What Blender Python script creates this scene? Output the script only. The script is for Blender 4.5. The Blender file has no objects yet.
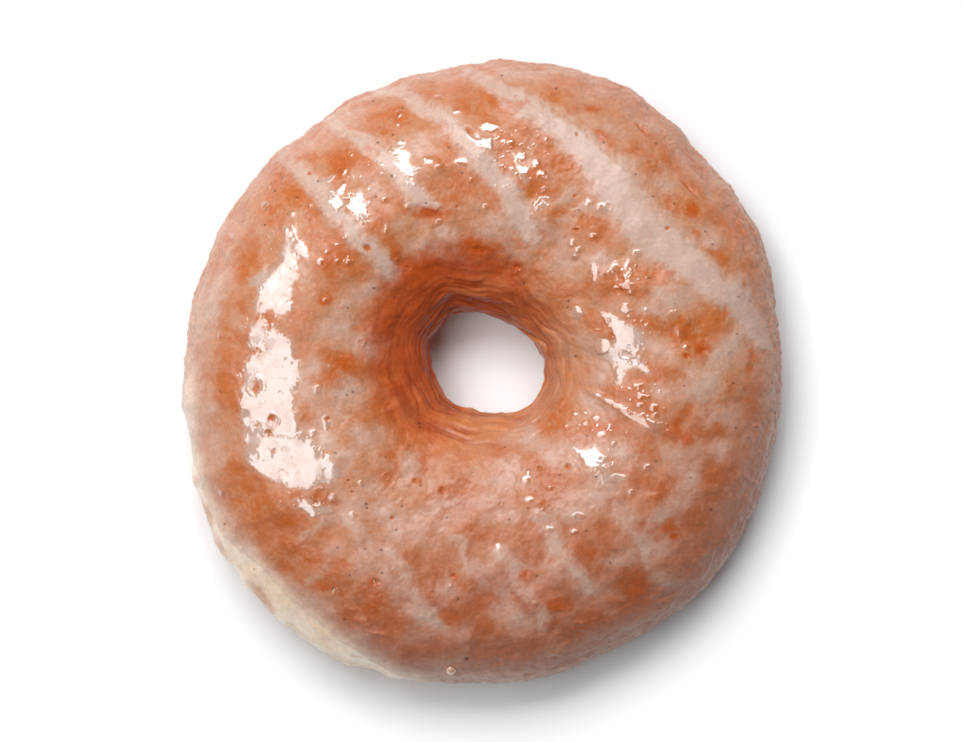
import bpy, math
import numpy as np

# ---------------------------------------------------------------- basics
S = 0.00015            # metres per plan unit (the ring is 600 units = 9 cm wide)
FW, FH = 963.0, 742.0
CX, CY = FW / 2, FH / 2
LENS, SENSOR = 150.0, 36.0
D = FW * S * LENS / SENSOR          # camera height above the surface
RNG = np.random.default_rng(7)
scn = bpy.context.scene
col = scn.collection

# ---------------------------------------------------------------- numpy noise
_perm = np.random.default_rng(3).permutation(4096).astype(np.int64)
_val = np.random.default_rng(4).uniform(-1, 1, 4096).astype(np.float32)


def vnoise(x, y, z):
    xi = np.floor(x).astype(np.int64); yi = np.floor(y).astype(np.int64); zi = np.floor(z).astype(np.int64)
    fx = (x - xi).astype(np.float32); fy = (y - yi).astype(np.float32); fz = (z - zi).astype(np.float32)
    fx = fx * fx * fx * (fx * (fx * 6 - 15) + 10)
    fy = fy * fy * fy * (fy * (fy * 6 - 15) + 10)
    fz = fz * fz * fz * (fz * (fz * 6 - 15) + 10)

    def h(a, b, c):
        return _val[_perm[(_perm[(_perm[a & 4095] + b) & 4095] + c) & 4095]]
    out = 0
    for dx in (0, 1):
        wx = fx if dx else 1 - fx
        for dy in (0, 1):
            wy = fy if dy else 1 - fy
            for dz in (0, 1):
                wz = fz if dz else 1 - fz
                out = out + wx * wy * wz * h(xi + dx, yi + dy, zi + dz)
    return out


def fbm(x, y, z, scale, octs=3, gain=0.5, seed=0.0):
    s = 1.0 / scale; a = 1.0; t = 0; n = 0.0
    for o in range(octs):
        t = t + a * vnoise(x * s + 13.7 * o + seed, y * s + 5.1 * o + seed * 1.7, z * s + 9.3 * o + seed * .3)
        n += a; a *= gain; s *= 2.03
    return t / n


def sstep(a, b, x):
    t = np.clip((x - a) / (b - a), 0, 1)
    return t * t * (3 - 2 * t)


# ---------------------------------------------------------------- feature maps of the surface (plan view)
RS = 2                                   # samples per plan unit
W, H = int(FW * RS), int(FH * RS)
GY, GX = np.mgrid[0:H, 0:W].astype(np.float32)
GX = GX / RS; GY = GY / RS
Z0 = np.zeros_like(GX)
# every hand placed feature is looked up through a warped grid, so its outline is ragged
w1x = fbm(GX, GY, Z0, 22, 4, .6, 1.3) * 7; w1y = fbm(GX, GY, Z0, 22, 4, .6, 8.9) * 7
w2x = fbm(GX, GY, Z0, 7, 3, .6, 21.3) * 4.2; w2y = fbm(GX, GY, Z0, 7, 3, .6, 28.9) * 4.2
PX, PY = GX + w1x, GY + w1y
QX, QY = GX + w2x, GY + w2y


def win(x0, y0, x1, y1):
    return (slice(max(0, int(y0 * RS)), min(H, int(y1 * RS) + 1)), slice(max(0, int(x0 * RS)), min(W, int(x1 * RS) + 1)))


def blob(M, x, y, rx, ry, s, ang=0.0, X=None, Y=None, p=1.0, mode='max'):
    X = PX if X is None else X; Y = PY if Y is None else Y
    r = max(rx, ry) * 2.6 + 10
    w = win(x - r, y - r, x + r, y + r)
    c, n = math.cos(ang), math.sin(ang)
    dx = X[w] - x; dy = Y[w] - y
    u = (dx * c + dy * n) / rx; v = (-dx * n + dy * c) / ry
    g = s * np.exp(-((u * u + v * v) ** p))
    if mode == 'max': M[w] = np.maximum(M[w], g)
    elif mode == 'add': M[w] += g
    else: M[w] *= (1 - g)


def stroke(M, pts, ws, s, X=None, Y=None, soft=.35, mode='max'):
    X = PX if X is None else X; Y = PY if Y is None else Y
    for (a, b, wa, wb) in zip(pts[:-1], pts[1:], ws[:-1], ws[1:]):
        r = max(wa, wb) * 1.4 + 10
        w = win(min(a[0], b[0]) - r, min(a[1], b[1]) - r, max(a[0], b[0]) + r, max(a[1], b[1]) + r)
        ex, ey = b[0] - a[0], b[1] - a[1]; L2 = ex * ex + ey * ey
        t = np.clip(((X[w] - a[0]) * ex + (Y[w] - a[1]) * ey) / L2, 0, 1)
        d = np.hypot(X[w] - a[0] - t * ex, Y[w] - a[1] - t * ey)
        hw = (wa + (wb - wa) * t) / 2
        g = s * (1 - sstep(1 - soft, 1 + soft, d / hw))
        if mode == 'max': M[w] = np.maximum(M[w], g)
        elif mode == 'add': M[w] += g
        else: M[w] *= (1 - g)


def poly(M, pts, s=1.0, X=None, Y=None, edge=1.0):
    X = QX if X is None else X; Y = QY if Y is None else Y
    xs = [p[0] for p in pts]; ys = [p[1] for p in pts]
    w = win(min(xs) - 9, min(ys) - 9, max(xs) + 9, max(ys) + 9)
    x, y = X[w], Y[w]
    ins = np.zeros(x.shape, bool); d = np.full(x.shape, 1e9, np.float32)
    for (a, b) in zip(pts, pts[1:] + pts[:1]):
        ex, ey = b[0] - a[0], b[1] - a[1]
        t = np.clip(((x - a[0]) * ex + (y - a[1]) * ey) / (ex * ex + ey * ey + 1e-9), 0, 1)
        d = np.minimum(d, np.hypot(x - a[0] - t * ex, y - a[1] - t * ey))
        cr = ((a[1] > y) != (b[1] > y)) & (x < ex * (y - a[1]) / (ey + 1e-9) + a[0])
        ins ^= cr
    sd = np.where(ins, d, -d)
    M[w] = np.maximum(M[w], s * sstep(-edge, edge, sd))


PALE = np.zeros_like(GX)      # thick white glaze, and whitening painted under the highlights
ORNG = np.zeros_like(GX)      # fried crust showing through
REDD = np.zeros_like(GX)      # deepest orange spots
GLOS = np.zeros_like(GX)      # wet, smooth glaze
HGT = np.zeros_like(GX)       # relief, plan units
SPEC = np.zeros_like(GX)      # spice specks
SMTH = np.zeros_like(GX)      # where the glaze fills the fine relief

# thick glaze stripes
STR = [
    ([(470, 74), (505, 92), (545, 118), (585, 150), (615, 190), (650, 232), (695, 268), (735, 298), (762, 345)], [12, 18, 24, 32, 46, 44, 36, 32, 14], 1.05),
    ([(372, 86), (400, 93), (430, 110), (455, 132), (480, 158), (503, 185), (520, 212), (535, 240)], [12, 16, 20, 20, 24, 26, 26, 18], .9),
    ([(322, 116), (352, 132), (378, 150), (398, 175), (415, 196), (432, 206)], [10, 16, 18, 20, 22, 14], .85),
    ([(288, 158), (312, 182), (335, 212), (362, 243), (398, 278)], [16, 20, 18, 20, 18], .9),
    ([(225, 250), (228, 270), (215, 300)], [10, 14, 14], .5),
    ([(440, 228), (458, 250), (470, 268)], [14, 18, 12], .55),
    ([(500, 548), (520, 585), (545, 625)], [14, 18, 12], .55), ([(538, 515), (560, 548), (588, 592)], [16, 20, 14], .6), ([(598, 470), (622, 510), (650, 560)], [18, 18, 16], .5),
    ([(392, 555), (412, 590), (440, 628)], [16, 20, 14], .6), ([(345, 520), (370, 552), (385, 575)], [16, 22, 14], .5), ([(455, 540), (480, 580), (497, 615)], [14, 16, 14], .45),
    ([(745, 325), (722, 355), (698, 390)], [18, 20, 20], .6), ([(612, 175), (590, 205), (560, 222)], [10, 14, 12], .45), ([(690, 480), (665, 510), (640, 540)], [16, 18, 12], .5),
    ([(395, 118), (372, 132), (350, 150)], [6, 8, 6], .3), ([(300, 540), (330, 520), (350, 500)], [8, 12, 14], .4), ([(318, 575), (290, 590), (262, 590)], [8, 8, 6], .3),
]
for p, w, s in STR:
    stroke(PALE, p, [q * .95 for q in w], s, soft=.75, X=PX * 1.25 - GX * .25 + w2x * .5, Y=PY * 1.25 - GY * .25 + w2y * .5)
for a in [  # x, y, rx, ry, strength, angle
    (566, 196, 16, 10, .55, -.7), (600, 205, 12, 9, .35, 0), (673, 296, 22, 14, .65, .2), (655, 312, 16, 8, .5, 0),
    (727, 343, 12, 22, .6, .6), (700, 385, 26, 18, .75, 0), (665, 392, 18, 10, .55, 0), (718, 415, 22, 12, .55, .3), (722, 450, 12, 10, .45, 0),
    (675, 460, 26, 14, .45, .5), (690, 500, 16, 8, .5, -.6), (655, 515, 14, 6, .45, -.6), (755, 440, 12, 20, .35, 0),
    (540, 448, 34, 16, .6, .55), (520, 432, 18, 10, .45, 0), (622, 450, 26, 12, .5, .3), (600, 492, 22, 14, .45, .3), (570, 512, 14, 10, .5, 0),
    (548, 232, 20, 12, .5, .7), (500, 215, 26, 16, .5, .7), (490, 232, 16, 10, .4, 0), (515, 250, 26, 10, .35, .3), (562, 262, 18, 14, .4, .7), (600, 258, 14, 8, .5, 0),
    (430, 245, 22, 12, .45, 0), (452, 255, 18, 12, .3, 0), (395, 225, 10, 8, .3, 0),
    (368, 290, 22, 10, .6, -.6), (348, 305, 20, 10, .45, -.4), (362, 340, 12, 20, .55, -.2), (350, 392, 24, 18, .65, 0), (355, 430, 30, 10, .5, .8), (380, 430, 12, 10, .3, 0),
    (330, 330, 22, 16, .5, 0), (310, 385, 16, 26, .6, 0), (320, 440, 18, 20, .6, 0), (340, 460, 22, 14, .5, 0), (350, 500, 24, 18, .5, 0), (385, 515, 30, 14, .5, .5),
    (410, 530, 24, 12, .4, 0), (450, 505, 22, 10, .35, 0), (400, 405, 22, 8, .35, .8), (410, 465, 14, 12, .35, 0), (455, 435, 26, 8, .35, .2), (500, 475, 26, 14, .4, 0),
    (480, 500, 26, 10, .3, 0), (505, 515, 20, 10, .3, 0), (555, 510, 16, 10, .4, 0),
    (372, 563, 26, 14, .55, .2), (395, 590, 14, 26, .45, -.5), (420, 610, 18, 12, .55, .6), (360, 640, 20, 8, .3, 0), (385, 560, 16, 10, .4, 0), (445, 590, 12, 12, .35, 0),
    (480, 570, 14, 10, .4, 0), (500, 600, 14, 20, .45, -.6), (515, 615, 16, 14, .5, 0), (560, 560, 12, 22, .6, -.6), (548, 545, 14, 10, .4, 0), (585, 588, 22, 10, .45, .2),
    (620, 560, 18, 7, .45, -.4), (655, 555, 18, 10, .4, 0), (660, 580, 14, 8, .35, 0), (610, 610, 14, 10, .3, 0), (465, 640, 26, 10, .3, 0), (420, 640, 18, 10, .3, 0),
    (260, 235, 14, 18, .45, .5), (225, 280, 10, 22, .5, .2), (212, 310, 10, 26, .6, 0), (240, 320, 14, 16, .45, 0), (212, 400, 8, 22, .5, 0), (215, 440, 10, 26, .5, 0), (222, 462, 8, 10, .4, 0),
    (215, 355, 6, 20, .3, 0), (275, 575, 10, 6, .4, .8), (250, 545, 22, 6, .5, .9), (230, 520, 16, 5, .5, 1.0), (320, 605, 26, 8, .45, .7), (300, 215, 14, 8, .3, 0),
    (280, 250, 10, 12, .3, 0), (305, 262, 12, 16, .3, 0), (405, 140, 22, 12, .3, .3), (425, 150, 18, 10, .4, 0), (372, 178, 14, 8, .3, 0), (378, 190, 10, 8, .35, 0),
    (440, 75, 14, 5, .35, 0), (355, 120, 18, 8, .3, .3), (640, 120, 26, 8, .35, .7), (665, 185, 14, 18, .35, 0), (600, 125, 18, 10, .35, .5), (712, 240, 16, 12, .4, .8),
    (760, 300, 10, 20, .3, 0), (745, 335, 10, 24, .35, 0), (770, 400, 7, 26, .3, 0), (500, 75, 30, 7, .35, 0), (335, 150, 8, 6, .2, 0),
    (620, 380, 12, 10, .4, 0), (655, 350, 26, 8, .45, .3), (605, 370, 10, 16, .5, 0), (585, 340, 10, 12, .4, 0), (590, 400, 14, 10, .4, .4)]:
    blob(PALE, *a)

ORL = [
    (325, 130, 15, 8, .65, -.5), (305, 153, 13, 8, .9, .4), (318, 142, 10, 7, .6), (345, 160, 18, 9, .8, .3), (338, 172, 8, 8, .8), (278, 175, 9, 10, .9), (270, 190, 12, 12, .5), (298, 196, 16, 10, .8, .8),
    (315, 210, 14, 10, .5, .8), (268, 212, 12, 10, .5), (235, 218, 6, 12, .5), (358, 102, 14, 9, .6, -.3), (376, 112, 22, 10, .6), (395, 118, 12, 7, .95, -.3), (383, 130, 12, 6, .8), (395, 99, 10, 3, .9, .2),
    (342, 166, 9, 8, 1), (367, 166, 9, 9, .8), (373, 150, 8, 10, .5), (430, 84, 9, 5, .6), (452, 86, 14, 8, .7), (420, 92, 20, 5, .5, .2), (460, 108, 12, 10, .5), (400, 82, 16, 5, .5), (447, 132, 10, 9, .6, .8), (450, 147, 12, 9, .75, .8),
    (440, 160, 12, 8, .6), (458, 180, 14, 10, .6), (470, 192, 14, 8, .6), (452, 200, 14, 6, .6), (436, 188, 10, 8, .5), (430, 213, 15, 5, 1), (400, 203, 10, 9, .6), (383, 222, 14, 12, .6), (372, 228, 10, 9, .7), (390, 240, 8, 10, .9), (395, 257, 7, 7, 1),
    (505, 103, 22, 7, .8, .15), (490, 116, 18, 10, .5), (530, 118, 10, 7, .7, .7), (520, 135, 20, 14, .45), (490, 73, 10, 5, .4), (556, 97, 13, 7, .8, .6), (548, 84, 20, 6, .35), (592, 108, 6, 3, 1), (572, 112, 8, 4, .5), (546, 140, 12, 8, .8), (550, 152, 13, 9, .9),
    (560, 165, 14, 14, .6), (535, 172, 9, 12, .9), (538, 192, 8, 12, .95), (575, 162, 12, 7, .8, .9), (588, 180, 12, 5, .8, 1.1), (597, 195, 10, 8, .6), (556, 192, 10, 8, .5), (505, 165, 12, 6, .7, .9), (515, 178, 10, 6, .7, .9), (492, 200, 12, 12, .6), (485, 188, 8, 8, .5),
    (600, 135, 7, 4, .8, .5), (612, 147, 6, 8, .6), (635, 148, 6, 8, .8), (560, 215, 16, 10, .5), (535, 215, 8, 8, .3), (610, 163, 6, 4, .4),
    (655, 142, 10, 6, .6, .7), (665, 152, 20, 5, .7, .8), (690, 180, 22, 4, .6, .85), (695, 210, 7, 5, 1.1, .5), (668, 203, 12, 7, .6, .4), (650, 165, 10, 8, .5), (715, 215, 18, 8, .4, .9), (735, 235, 10, 14, .4, -.5), (700, 165, 16, 5, .4, .9),
    (238, 265, 9, 12, .85), (228, 250, 8, 14, .5), (255, 240, 12, 16, .5), (253, 258, 8, 12, .5), (270, 221, 9, 7, .7), (332, 250, 12, 24, .9, .1), (330, 268, 8, 7, 1), (315, 245, 10, 14, .5), (243, 310, 8, 10, .5), (268, 318, 7, 12, .9), (243, 340, 10, 10, .5), (220, 240, 8, 14, .35),
    (325, 299, 6, 5, 1), (300, 312, 14, 6, .6), (225, 335, 14, 16, .5), (235, 358, 12, 10, .75), (217, 350, 9, 14, .5), (208, 372, 6, 14, .4), (335, 355, 12, 8, .8, .4), (302, 350, 8, 14, .5), (300, 330, 14, 10, .4), (255, 350, 8, 8, .6), (290, 300, 10, 10, .3),
    (345, 258, 16, 14, .9, .6), (355, 270, 14, 10, .7, .6), (478, 247, 20, 7, 1, .1), (425, 268, 12, 8, .9, .1), (410, 265, 20, 8, .6), (400, 270, 14, 8, .7), (345, 363, 14, 9, 1, .5), (334, 372, 10, 6, .95), (450, 285, 50, 12, .5), (360, 370, 20, 10, .6, .3),
    (484, 247, 10, 7, 1), (517, 268, 6, 6, 1), (545, 232, 12, 12, .3), (500, 268, 20, 10, .35), (535, 275, 16, 12, .5), (560, 292, 12, 14, .6, .8), (561, 297, 4, 5, .8), (598, 232, 14, 14, .8), (588, 222, 10, 8, .6), (605, 245, 10, 8, .6), (612, 288, 16, 9, .85), (622, 280, 8, 10, .8),
    (600, 322, 10, 8, .8), (590, 312, 6, 5, .7), (613, 336, 4, 3, 1), (585, 285, 12, 10, .5), (545, 255, 16, 8, .4), (520, 245, 18, 8, .35),
    (650, 274, 20, 9, .75, -.1), (668, 270, 8, 5, .8), (638, 290, 10, 8, .75), (655, 326, 22, 8, .8, .3), (685, 335, 20, 10, .9, .5), (705, 325, 14, 14, .65), (702, 350, 8, 6, 1.1, .3), (680, 325, 8, 6, .9), (712, 315, 8, 14, .6, -.5), (724, 260, 6, 7, .9), (716, 255, 8, 3, .7, .6),
    (748, 265, 5, 10, .8), (743, 285, 2.5, 5, 1), (700, 232, 4, 4, .6), (660, 372, 16, 6, .8, .2), (687, 356, 3.5, 2.5, 1.2, .6), (752, 357, 2.5, 5, 1), (750, 368, 3, 4, 1), (765, 335, 10, 16, .4), (727, 312, 3, 8, .8, .6), (740, 225, 8, 16, .5, -.4), (640, 240, 8, 8, .3),
    (226, 388, 11, 14, .8), (236, 402, 8, 10, .7), (234, 470, 12, 8, .85, .5), (222, 488, 16, 12, .8), (262, 512, 12, 16, .85), (250, 486, 16, 10, .8), (287, 522, 16, 8, .95), (275, 500, 10, 10, .5), (238, 500, 12, 8, .7), (272, 470, 14, 7, .6), (322, 382, 16, 7, .95), (308, 410, 8, 10, .5),
    (205, 455, 8, 20, .35), (318, 495, 7, 6, .9), (296, 497, 8, 3, .9), (315, 503, 3, 2.5, 1.1), (215, 425, 8, 12, .4), (330, 500, 12, 8, .7), (300, 525, 14, 8, .6), (250, 525, 18, 10, .6),
    (356, 422, 14, 8, .6), (392, 455, 8, 6, .95, .5), (397, 465, 3, 10, .8), (401, 448, 6, 4, .8), (425, 465, 6, 8, .8), (443, 491, 5, 5, 1.2), (417, 480, 3, 3, 1.1), (387, 477, 7, 6, .8), (430, 498, 5, 3, .9), (460, 490, 22, 10, .6), (465, 528, 10, 6, .8), (470, 510, 16, 10, .5), (395, 420, 20, 8, .6, .7),
    (430, 440, 22, 6, .6, .3), (405, 440, 12, 6, .5), (378, 402, 14, 16, .5), (335, 502, 8, 4, .8), (455, 470, 14, 10, .5), (440, 455, 16, 8, .4), (480, 460, 16, 6, .45), (495, 455, 14, 8, .3),
    (550, 478, 11, 14, .95), (540, 466, 10, 10, .7), (600, 427, 24, 6, .9, -.05), (585, 433, 14, 8, .6), (622, 437, 12, 8, .5), (620, 390, 14, 5, .6, .3), (640, 398, 16, 8, .9, .2), (655, 408, 10, 6, .9), (602, 527, 12, 7, .85), (488, 532, 14, 6, .8), (545, 503, 8, 7, .7), (565, 480, 16, 8, .55), (490, 470, 10, 5, .5),
    (530, 495, 10, 8, .5), (525, 535, 20, 10, .5), (575, 530, 16, 8, .4), (620, 400, 16, 6, .6, .4), (555, 420, 12, 18, .7, .5),
    (678, 428, 6, 13, 1, .35), (688, 439, 6, 5, 1.05), (670, 430, 10, 8, .7), (687, 412, 4, 8, 1, .4), (704, 432, 14, 7, .6), (718, 430, 8, 7, .75), (655, 380, 22, 5, .75), (715, 476, 12, 10, .9), (712, 470, 6, 6, .9), (735, 470, 10, 14, .5), (645, 448, 12, 12, .8, .7), (640, 478, 10, 8, .7), (652, 462, 10, 6, .5), (663, 490, 14, 12, .8),
    (672, 526, 8, 6, 1.1, .6), (660, 530, 14, 8, .8), (700, 522, 12, 14, .8), (755, 400, 10, 30, .5), (763, 420, 6, 12, .6), (740, 500, 10, 26, .45), (700, 420, 10, 12, .4), (730, 385, 8, 10, .45), (640, 528, 14, 8, .5), (620, 500, 14, 8, .45), (752, 470, 8, 16, .4), (705, 495, 20, 12, .5),
    (290, 546, 18, 12, .9), (284, 566, 9, 7, .8), (313, 558, 12, 8, .9), (268, 535, 14, 10, .7), (325, 584, 14, 5, .95, .2), (336, 575, 8, 9, .9), (305, 580, 14, 6, .5, .5), (318, 540, 14, 8, .5),
    (343, 566, 9, 6, .95), (376, 583, 4.5, 3.5, 1.25), (375, 605, 16, 18, .9), (362, 592, 10, 8, .7), (395, 620, 16, 16, .75), (350, 610, 12, 12, .6), (405, 655, 22, 8, 1, -.2), (385, 640, 14, 8, .7), (428, 584, 20, 22, .65), (412, 558, 10, 10, .5), (440, 575, 10, 10, .5), (453, 576, 3, 2.5, 1.3), (469, 555, 4, 6, .7),
    (472, 582, 10, 8, .8), (450, 618, 12, 10, 1), (468, 612, 12, 8, .8), (487, 598, 12, 14, .85), (485, 625, 10, 12, .9), (478, 640, 12, 8, .9), (435, 650, 30, 10, .6), (490, 655, 16, 12, .9), (345, 590, 10, 10, .7), (430, 668, 20, 6, .6), (455, 600, 12, 10, .5),
    (524, 575, 7, 5, 1.15), (533, 552, 10, 10, .65), (520, 595, 10, 14, .5), (530, 605, 14, 10, .6), (588, 552, 18, 12, .95), (598, 540, 12, 8, .7), (583, 545, 10, 10, .7), (555, 606, 14, 6, .95, -.5), (580, 628, 8, 5, 1.1), (572, 635, 12, 8, .8), (550, 626, 7, 6, .95), (512, 650, 16, 10, .9), (530, 650, 24, 12, .7), (500, 635, 10, 12, .6),
    (632, 575, 12, 8, 1), (638, 592, 12, 14, 1), (625, 588, 10, 8, .8), (600, 570, 12, 8, .6), (600, 620, 20, 12, .7), (625, 610, 14, 10, .8), (570, 655, 30, 8, .5), (560, 590, 16, 8, .5), (610, 640, 18, 8, .6),
    (650, 605, 18, 10, 1, -.3), (665, 597, 10, 4, 1, -.5), (675, 537, 6, 4, 1.1), (685, 560, 12, 16, .5), (700, 560, 8, 20, .6, .5), (690, 588, 8, 5, .8), (642, 620, 16, 8, .7), (712, 545, 8, 12, .5), (668, 612, 16, 5, .5, -.6), (725, 530, 8, 20, .4, .4)]
for a in ORL:
    a = list(a) + [0.0] * (6 - len(a)); a[2] *= 1.25; a[3] *= 1.25
    blob(ORNG, *a, p=.9)
for (x, y, rx, ry, s) in [(430, 213, 13, 5, 1.15), (478, 247, 16, 7, 1.15), (517, 268, 5, 5, 1), (702, 351, 6, 5, 1), (395, 257, 5, 5, .8), (342, 168, 7, 6, .7), (395, 119, 8, 5, .5), (305, 154, 8, 5, .5), (278, 176, 6, 5, .6),
                          (345, 363, 11, 7, .9), (332, 376, 6, 4, .8), (330, 266, 5, 5, .7), (340, 256, 8, 7, .6), (695, 209, 4, 4, .9), (376, 583, 4, 3, 1), (524, 575, 5, 4, .9), (453, 576, 2.5, 2, 1), (443, 491, 4, 4, .7),
                          (550, 480, 6, 7, .5), (678, 428, 4, 8, .7), (690, 439, 4, 4, .7), (672, 527, 6, 4, .8), (675, 537, 5, 3, .8), (638, 590, 9, 12, .6), (650, 607, 14, 7, .6), (580, 628, 6, 4, .8), (450, 619, 7, 6, .6), (405, 657, 12, 5, .6),
                          (315, 559, 6, 5, .4), (325, 586, 8, 3, .6), (286, 524, 9, 5, .5), (613, 336, 3, 2.5, .8), (602, 428, 10, 3, .5), (687, 356, 3, 2, .9), (375, 602, 8, 8, .4), (590, 552, 9, 6, .5), (688, 333, 6, 8, .5), (343, 567, 5, 4, .6), (592, 108, 4, 2, .8), (325, 299, 4, 3, .6), (430, 268, 6, 5, .6), (555, 606, 10, 4, .7), (487, 598, 6, 8, .4)]:
    blob(REDD, x, y, rx * 1.3, ry * 1.3, s)

# wet patches
POLS = [
    [(283, 228), (294, 225), (299, 239), (305, 243), (309, 258), (297, 260), (299, 275), (291, 286), (292, 310), (281, 318), (273, 316), (273, 308), (258, 312), (253, 308), (258, 295), (256, 288), (249, 288), (247, 280), (262, 269), (275, 262), (278, 247), (283, 239)],
    [(252, 322), (262, 318), (270, 326), (288, 336), (297, 360), (299, 380), (294, 408), (298, 430), (310, 442), (322, 450), (334, 462), (341, 477), (330, 486), (318, 484), (306, 490), (290, 486), (277, 483), (258, 473), (246, 461), (243, 440), (246, 430), (240, 415), (239, 396), (243, 376), (244, 362), (256, 352), (246, 345)],
    [(297, 498), (312, 500), (330, 505), (332, 514), (312, 518), (299, 508)],
    [(600, 311), (609, 312), (622, 322), (642, 329), (645, 345), (635, 356), (648, 366), (651, 374), (638, 369), (625, 369), (621, 387), (614, 383), (616, 367), (600, 358), (609, 348), (616, 338), (609, 325)],
    [(573, 449), (588, 449), (594, 444), (607, 457), (605, 466), (611, 474), (627, 478), (620, 482), (603, 483), (601, 476), (583, 461)],
    [(395, 140), (404, 139), (406, 145), (399, 150), (410, 156), (408, 163), (418, 167), (416, 176), (412, 180), (401, 171), (394, 163), (401, 161), (395, 156), (388, 152)],
    [(466, 134), (481, 137), (493, 139), (492, 149), (479, 146), (468, 139)],
    [(512, 154), (519, 156), (518, 163), (530, 165), (527, 176), (534, 182), (527, 184), (521, 180), (517, 167)],
    [(533, 210), (540, 196), (549, 197), (547, 206), (536, 212)],
    [(318, 180), (331, 172), (335, 176), (327, 185), (320, 184)],
    [(329, 187), (340, 200), (345, 207), (337, 212), (328, 202)],
    [(350, 200), (362, 193), (367, 206), (371, 222), (362, 225), (348, 207)],
]
for p in POLS:
    poly(GLOS, p, edge=2.2)
DROPS = [(428, 160, 4, 3), (441, 168, 5, 3), (461, 162, 5, 3.5), (471, 180, 2, 2), (438, 99, 3, 2), (456, 112, 3, 3), (486, 207, 3, 2.5), (384, 199, 2.5, 2), (490, 127, 8, 3.5), (510, 142, 3, 2), (523, 157, 2.5, 2.5), (537, 164, 3.5, 4), (543, 176, 5, 5),
         (543, 190, 3, 2.5), (588, 203, 2.5, 2.5), (602, 207, 3.5, 3.5), (265, 206, 3, 4), (290, 213, 3.5, 3), (283, 180, 1.8, 2), (340, 190, 4, 4), (344, 185, 2.5, 2), (342, 172, 4, 3), (594, 272, 4, 8), (572, 243, 2.6, 2.6), (578, 250, 2.6, 2), (575, 256, 2.6, 2),
         (594, 236, 3.4, 2.4), (616, 268, 4, 4), (628, 270, 3.5, 8), (626, 285, 7, 3), (632, 292, 3, 3), (637, 253, 4, 3), (626, 309, 5, 4), (580, 312, 2.6, 2), (673, 315, 6, 4), (688, 320, 2, 4), (681, 333, 3, 4), (646, 310, 2, 1.5), (717, 305, 3, 1.5),
         (686, 347, 2, 2), (638, 385, 4, 2), (643, 396, 6, 1.8), (639, 405, 3, 2), (654, 408, 3.4, 2.6), (656, 415, 3, 2), (648, 467, 3, 2.5), (632, 492, 3, 3), (575, 414, 2, 1.4), (584, 413, 2, 1.4), (595, 417, 3.4, 2), (586, 422, 2, 1.5), (600, 434, 4, 3.4),
         (567, 427, 1.4, 1.4), (613, 443, 2, 2), (526, 479, 4, 3.5), (529, 500, 4, 2.5), (578, 516, 5, 2.6), (550, 529, 3, 2), (575, 532, 3, 1.6), (528, 473, 1.6, 2), (354, 515, 3.4, 2.4), (361, 484, 2, 2), (318, 389, 3, 4), (326, 423, 3, 6), (313, 433, 3, 3),
         (334, 498, 4, 4), (378, 584, 1.6, 1.4), (451, 586, 1.8, 1.8), (499, 547, 2, 3), (220, 335, 2.4, 2.4), (232, 237, 2.4, 3), (326, 301, 3, 2), (349, 262, 2, 2), (439, 222, 3, 2.4), (519, 270, 1.4, 1.4), (387, 229, 2, 4), (397, 259, 1.4, 1.4), (345, 238, 2.4, 2), (310, 205, 1.5, 1.5),
         (351, 155, 1.8, 1.8), (399, 113, 1.8, 2.4), (398, 125, 1.6, 1.4), (348, 113, 1.4, 1.4), (547, 138, 1.4, 1.8), (320, 262, 2.6, 3), (327, 252, 1.6, 1.6), (337, 261, 1.6, 1.6), (221, 492, 2, 2.4), (415, 184, 2, 2), (408, 207, 3, 2)]
for (x, y, rx, ry) in DROPS:
    blob(GLOS, x, y, rx * 1.35, ry * 1.35, 1.0, X=QX * .6 + GX * .4, Y=QY * .6 + GY * .4, p=3)
    blob(HGT, x, y, rx * 1.7, ry * 1.7, .14 * min(rx, ry) + .35, X=GX, Y=GY, mode='add')
    blob(SMTH, x, y, rx * 2, ry * 2, .9, X=GX, Y=GY, p=2)
stroke(GLOS, [(588, 391), (605, 400), (625, 412), (650, 425), (667, 433)], [3, 5, 8, 9, 8], 1.0, X=QX * .5 + GX * .5, Y=QY * .5 + GY * .5)
stroke(SMTH, [(588, 391), (605, 400), (625, 412), (650, 425), (667, 433)], [12, 14, 18, 18, 14], .9)
stroke(GLOS, [(640, 415), (655, 422), (667, 424)], [2, 3, 3], 1.0, X=QX, Y=QY)
stroke(HGT, [(586, 390), (605, 400), (625, 412), (650, 425), (669, 434)], [5, 9, 12, 13, 10], .9, X=GX, Y=GY, soft=.95, mode='add')
for (x, y, rr, hh) in [(522, 178, 15, 3.2), (546, 213, 13, 3.2), (484, 152, 15, 2.6), (602, 278, 12, 2.6), (630, 284, 15, 3.0), (333, 203, 12, 1.6), (550, 187, 9, 1.8), (592, 462, 16, 1.6), (681, 322, 9, 2.0), (468, 174, 9, 1.8), (434, 166, 8, 1.6)]:
    blob(HGT, x, y, rr, rr, hh, X=GX + .5 * w2x, Y=GY + .5 * w2y, mode='add')
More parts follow.
